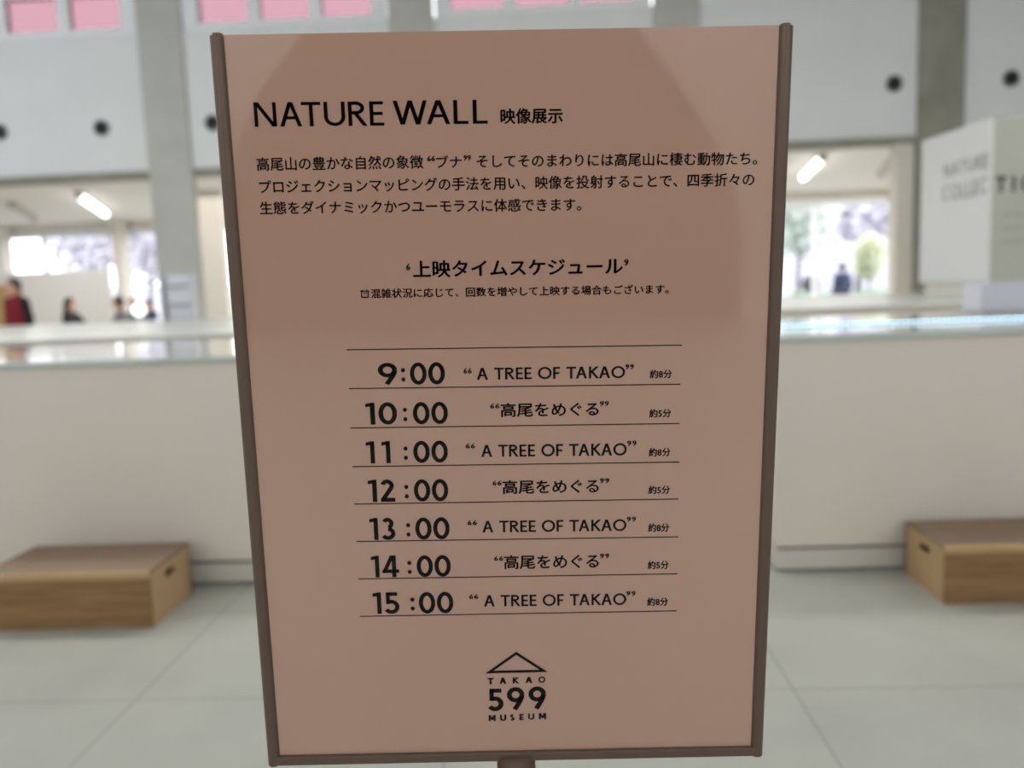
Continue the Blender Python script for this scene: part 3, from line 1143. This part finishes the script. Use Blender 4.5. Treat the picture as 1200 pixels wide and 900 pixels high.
def person(loc, rz, label, top, legs, hair, pose='stand', height=1.65, vest=None, arms='down', hair_len=0.0, bun=False):
    """facing -Y in its own frame"""
    k = height / 1.70
    r = empty('person', loc, label, 'person', None, rz)
    V = lambda x, y, z: Vector((x * k, y * k, z * k))
    sit = pose == 'sit'
    drop = 0.30 if sit else 0.0
    hip, chest, neck, head = V(0, 0, .92 - drop), V(0, 0.01, 1.24 - drop), V(0, 0.01, 1.45 - drop), V(0, -.015, 1.59 - drop)
    # joints
    legp, armp = {}, {}
    for s in (-1, 1):
        if sit:
            legp[s] = [V(.09 * s, 0, .63), V(.11 * s, -.42, .62), V(.11 * s, -.42, .09)]
        else:
            legp[s] = [V(.09 * s, 0, .90), V(.10 * s, -.01, .49), V(.10 * s, .02, .08)]
        sh = V(.185 * s, .01, 1.39 - drop)
        if arms == 'forward':
            armp[s] = [sh, V(.21 * s, -.12, 1.14 - drop), V(.12 * s, -.37, 1.13 - drop)]
        elif arms == 'out':
            armp[s] = [sh, V(.24 * s, -.16, 1.16 - drop), V(.17 * s, -.44, 1.19 - drop)]
        else:
            armp[s] = [sh, V(.25 * s, .03, 1.11 - drop), V(.24 * s, -.06, .86 - drop)]
    # body, one surface
    b = BM()
    ball(b, head + V(0, .005, .02), .092 * k, .84, 1.0, 1.18, 20)
    ball(b, head + V(0, -.02, -.06), .066 * k, .9, 1.0, 1.0, 16)
    tube(b, head + V(0, -.085, .02), head + V(0, -.112, -.025), .009 * k, .015 * k, 8)
    ball(b, head + V(0, -.105, -.026), .014 * k, n=8)
    tube(b, head + V(-.022, -.084, -.066), head + V(.022, -.084, -.066), .008 * k, n=8)
    for s in (-1, 1):
        ball(b, head + V(.08 * s, .012, -.005), .027 * k, .35, .7, 1.15, 10)
        ball(b, head + V(.034 * s, -.082, .03), .012 * k, n=8)
    limb(b, [neck + V(0, .012, -.05), head + V(0, .02, -.05)], [.06 * k, .054 * k])
    ball(b, chest, .15 * k, 1.05, .72, 1.25, 18)
    ball(b, (hip + chest) / 2, .13 * k, 1.05, .75, 1.2, 18)
    ball(b, hip, .145 * k, 1.1, .8, .95, 18)
    for s in (-1, 1):
        limb(b, [chest + V(.09 * s, 0, .11)] + armp[s], [.06 * k, .05 * k, .04 * k, .028 * k])
        d = armp[s][2] - armp[s][1]
        hand(b, armp[s][2], d, -s)
        limb(b, legp[s], [.082 * k, .055 * k, .04 * k])
        limb(b, [legp[s][2] + V(0, .02, -.035), legp[s][2] + V(.01 * s, -.13, -.045)], [.036 * k, .03 * k])
    fuse(b, .0125, 'body', SKIN, r, 4)
    # trousers and shoes
    b = BM()
    ball(b, hip, .155 * k, 1.1, .85, .95, 18)
    for s in (-1, 1):
        limb(b, legp[s], [.096 * k, .07 * k, .058 * k])
    fuse(b, .018, 'trousers', legs, r)
    for s in (-1, 1):
        b = BM()
        a = legp[s][2]
        limb(b, [Vector((a.x, a.y + .025 * k, .046 * k)), Vector((a.x + .01 * s, a.y - .14 * k, .04 * k))], [.045 * k, .039 * k])
        for v in b.verts: v.co.z = max(v.co.z, .003)
        fuse(b, .012, 'shoe', M['black'], r, 3)
    # jacket
    b = BM()
    ball(b, chest + V(0, 0, .02), .168 * k, 1.1, .78, 1.25, 18)
    ball(b, (hip + chest) / 2, .15 * k, 1.1, .82, 1.2, 18)
    ball(b, hip + V(0, 0, .03), .163 * k, 1.12, .86, .8, 18)
    limb(b, [neck + V(0, .012, -.06), neck + V(0, .012, -.015)], [.085 * k, .072 * k])
    for s in (-1, 1):
        e = armp[s][1].lerp(armp[s][2], 1.0)
        limb(b, [chest + V(.09 * s, 0, .12), armp[s][0], armp[s][1], e], [.07 * k, .068 * k, .055 * k, .043 * k])
    fuse(b, .015, 'jacket', top, r)
    if vest:
        b = BM()
        ball(b, chest + V(0, 0, .02), .182 * k, 1.08, .80, 1.22, 18)
        ball(b, (hip + chest) / 2, .165 * k, 1.1, .84, 1.2, 18)
        ball(b, hip + V(0, 0, .04), .176 * k, 1.12, .88, .8, 18)
        limb(b, [neck + V(0, .012, -.06), neck + V(0, .012, -.01)], [.094 * k, .08 * k])
        for s in (-1, 1):
            limb(b, [chest + V(.05 * s, 0, .12), chest + V(.135 * s, 0, .13)], [.085 * k, .078 * k])
        fuse(b, .015, 'vest', vest, r)
    # hair: a shell over the crown and back of the head
    b = BM()
    ball(b, head + V(0, .018, .045), .102 * k, .92, 1.02, 1.05, 20)
    ball(b, head + V(0, .05, -.01), .085 * k, .95, .75, 1.0, 16)
    if hair_len:
        limb(b, [head + V(0, .055, -.03), head + V(0, .075, -.03 - hair_len)], [.085 * k, .06 * k])
    if bun:
        ball(b, head + V(0, .05, .16), .045 * k, n=12)
    for v in b.verts:
        if v.co.y < head.y - .045 * k and v.co.z < head.z + .062 * k:
            v.co.y = head.y - .045 * k
    fuse(b, .0125, 'hair', hair, r, 4)
    return r


def stool(loc, label):
    r = empty('stool', loc, label, 'stool', 'round cafe stools under seated people')
    b = BM()
    lathe(b, [(0.16, 0.0), (0.18, 0.006), (0.18, 0.024), (0.165, 0.03)], (0, 0, .5), 28)
    obj('seat', b, M['wood_pale'], r, True)
    for i in range(4):
        a = math.pi / 4 + i * math.pi / 2
        b = BM()
        tube(b, (.17 * math.cos(a), .17 * math.sin(a), 0), (.11 * math.cos(a), .11 * math.sin(a), .502), .014, .016, 12)
        obj('leg', b, M['steel'], r, True)


HB = mat('black_hair', srgb(26, 24, 24), .5)
HG = mat('grey_hair', srgb(64, 60, 60), .55)
HBR = mat('brown_hair', srgb(72, 60, 46), .55)
BLK = mat('black_cloth', srgb(20, 20, 24), .8)
RED = mat('red_cloth', srgb(128, 16, 34), .8)
GRY = mat('grey_cloth', srgb(108, 106, 108), .8)
BLU = mat('blue_cloth', srgb(44, 54, 84), .8)
BRN = mat('brown_cloth', srgb(80, 62, 56), .8)
NVY = mat('navy_cloth', srgb(34, 38, 52), .8)

p = at(14, 329, 12.1)
person((p.x + .02, 12.1, 0), math.radians(-28), 'standing person in a red vest over black sleeves behind the left tables', BLK, BLK, HG, height=min(1.80, p.z + .005), vest=RED)


def seated(px, py, Y, rz, label, slabel, top, hair, arms='forward', hl=0.0):
    p = at(px, py, Y)
    kk = p.z / 1.40
    person((p.x, Y, 0), math.radians(rz), label, top, NVY, hair, 'sit', height=kk * 1.70, arms=arms, hair_len=hl)
    stool((p.x, Y, 0), slabel)


seated(81, 350.5, 15.8, 90, 'seated person in black facing right before the white partition', 'stool under the seated person in black', BLK, HB, 'out', .16)
seated(138, 348.5, 15.6, -70, 'seated person with black hair in a grey top facing left', 'stool under the seated person in the grey top', GRY, HB)
seated(155, 351, 17.0, 20, 'seated person with brown hair half behind the white globe lamp', 'stool under the person with brown hair', GRY, HBR)
seated(173, 352, 18.0, -20, 'seated dark-haired person farthest right of the seated group', 'stool under the person farthest right in the seated group', BLU, HB)

# person outside, right
YG = 20.6
p = at(987, 309, YG)
person((p.x, YG, 0), math.radians(190), 'standing person in a blue jacket outside the right cafe windows', BLU, BRN, HB, height=min(1.72, p.z), bun=False)

# ------------------------------------------------------------------ outdoors
GND = mat('outdoor_ground', srgb(122, 119, 114), .9, .1, .8)
struct('ground_outside', box(BM(), -60, 60, YB + 0.2, 120, -0.3, -0.02), GND, turned=False)
LEAF = [mat('leaf_green', srgb(186, 196, 186), .8, .1, 3), mat('leaf_yellow_green', srgb(198, 204, 172), .8, .12, 3), mat('leaf_dark', srgb(56, 62, 52), .8, .2, 3), mat('leaf_grey', srgb(206, 203, 214), .8, .1, 3)]  # pale greens and greys carry the outdoor haze in the leaf colour
BARK = mat('bark', srgb(128, 122, 122), .9, .2, 8)


def leaf_cloud(bm, c, r, n, size, sz=1.0):
    for _ in range(n):
        while True:
            v = Vector((random.uniform(-1, 1), random.uniform(-1, 1), random.uniform(-1, 1)))
            if .25 < v.length < 1: break
        p = Vector(c) + Vector((v.x * r, v.y * r, v.z * r * sz))
        a = Vector((random.gauss(0, 1), random.gauss(0, 1), random.gauss(0, 1))).normalized()
        b2 = a.orthogonal().normalized()
        s = size * random.uniform(.6, 1.3)
        bm.faces.new([bm.verts.new(p + q) for q in (a * s, b2 * s * .5, -a * s, -b2 * s * .5)])


def tree(loc, h, cr, m, label, name='tree', n=1500):
    r = empty(name, loc, label, 'tree', 'trees outside the cafe windows')
    b = BM()
    tube(b, (0, 0, -.05), (0.05, 0, h * .5), h * .03, h * .018, 10)
    for i in range(5):
        a = i * 1.3
        tube(b, (0.05, 0, h * (.36 + .05 * i)), (cr * .7 * math.cos(a), cr * .7 * math.sin(a), h * (.6 + .06 * i)), h * .012, h * .005, 8)
    obj('trunk', b, BARK, r, True)
    b = BM()
    for i in range(7):
        a = i * 2.4
        q = cr * .5 * (i % 3) / 2
        leaf_cloud(b, (q * math.cos(a), q * math.sin(a), h * (.55 + .06 * i)), cr * .62, n // 7, h * .035)
    obj('crown', b, m, r)
    return r


tree((at(1018, 300, 30).x, 30, 0), 2.7, .7, LEAF[1], 'yellow-green young tree outside the right cafe windows')
tree((at(935, 300, 40).x, 40, 0), 6.0, 2.2, LEAF[0], 'green tree outside just right of the sign')
tree((at(1045, 300, 46).x, 46, 0), 7.0, 2.6, LEAF[3], 'grey bare-looking tree outside at the right end of the windows')
tree((at(105, 300, 34).x, 34, 0), 6.0, 2.0, LEAF[3], 'grey bare-looking tree outside the left cafe windows')
tree((at(172, 300, 38).x, 38, 0), 5.5, 2.0, LEAF[3], 'pale grey tree outside the narrow left window')
tree((at(1006, 300, 54).x, 54, 0), 8.5, 2.4, LEAF[3], 'grey bare-looking tree outside between the blue jacketed person and the young tree')
# dark shrub by the window
p = at(950, 337, 21.0)
r = empty('shrub', (p.x, 21.0, -.02), 'small dark shrub outside beside the window post right of the sign', 'shrub')
b = BM()
for i in range(4):
    tube(b, (0, 0, 0), (.15 * math.cos(i * 1.6), .15 * math.sin(i * 1.6), .95), .015, .008, 8)
obj('stem', b, BARK, r)
b = BM()
leaf_cloud(b, (0, 0, 1.12), .24, 420, .05)
obj('foliage', b, LEAF[2], r)
# hedge
b = BM()
for i in range(60):
    leaf_cloud(b, (-9 + 24 * i / 60 + .2, 23.5, .5), .5, 130, .06, 1.0)
tag(obj('hedge', b, mat('hedge_green', srgb(104, 150, 84), .8, .15, 3)), 'low clipped green hedge along the garden outside the windows', 'hedge', None, 'stuff')
# wooded hill
b = BM()
nx, ny = 70, 12
vs = [[None] * (ny + 1) for _ in range(nx + 1)]
for i in range(nx + 1):
    for j in range(ny + 1):
        x = -58 + 116 * i / nx
        y = 62 + 40 * j / ny
        t = j / ny
        z = -0.02 + (7.5 + 5.5 * math.tanh(x / 12)) * math.sin(t * math.pi / 2) + (random.uniform(-.6, .6) + 1.2 * math.sin(x * .22 + j) * t if j else 0)
        vs[i][j] = b.verts.new((x, y, z))
for i in range(nx):
    for j in range(ny):
        b.faces.new((vs[i][j], vs[i + 1][j], vs[i + 1][j + 1], vs[i][j + 1]))
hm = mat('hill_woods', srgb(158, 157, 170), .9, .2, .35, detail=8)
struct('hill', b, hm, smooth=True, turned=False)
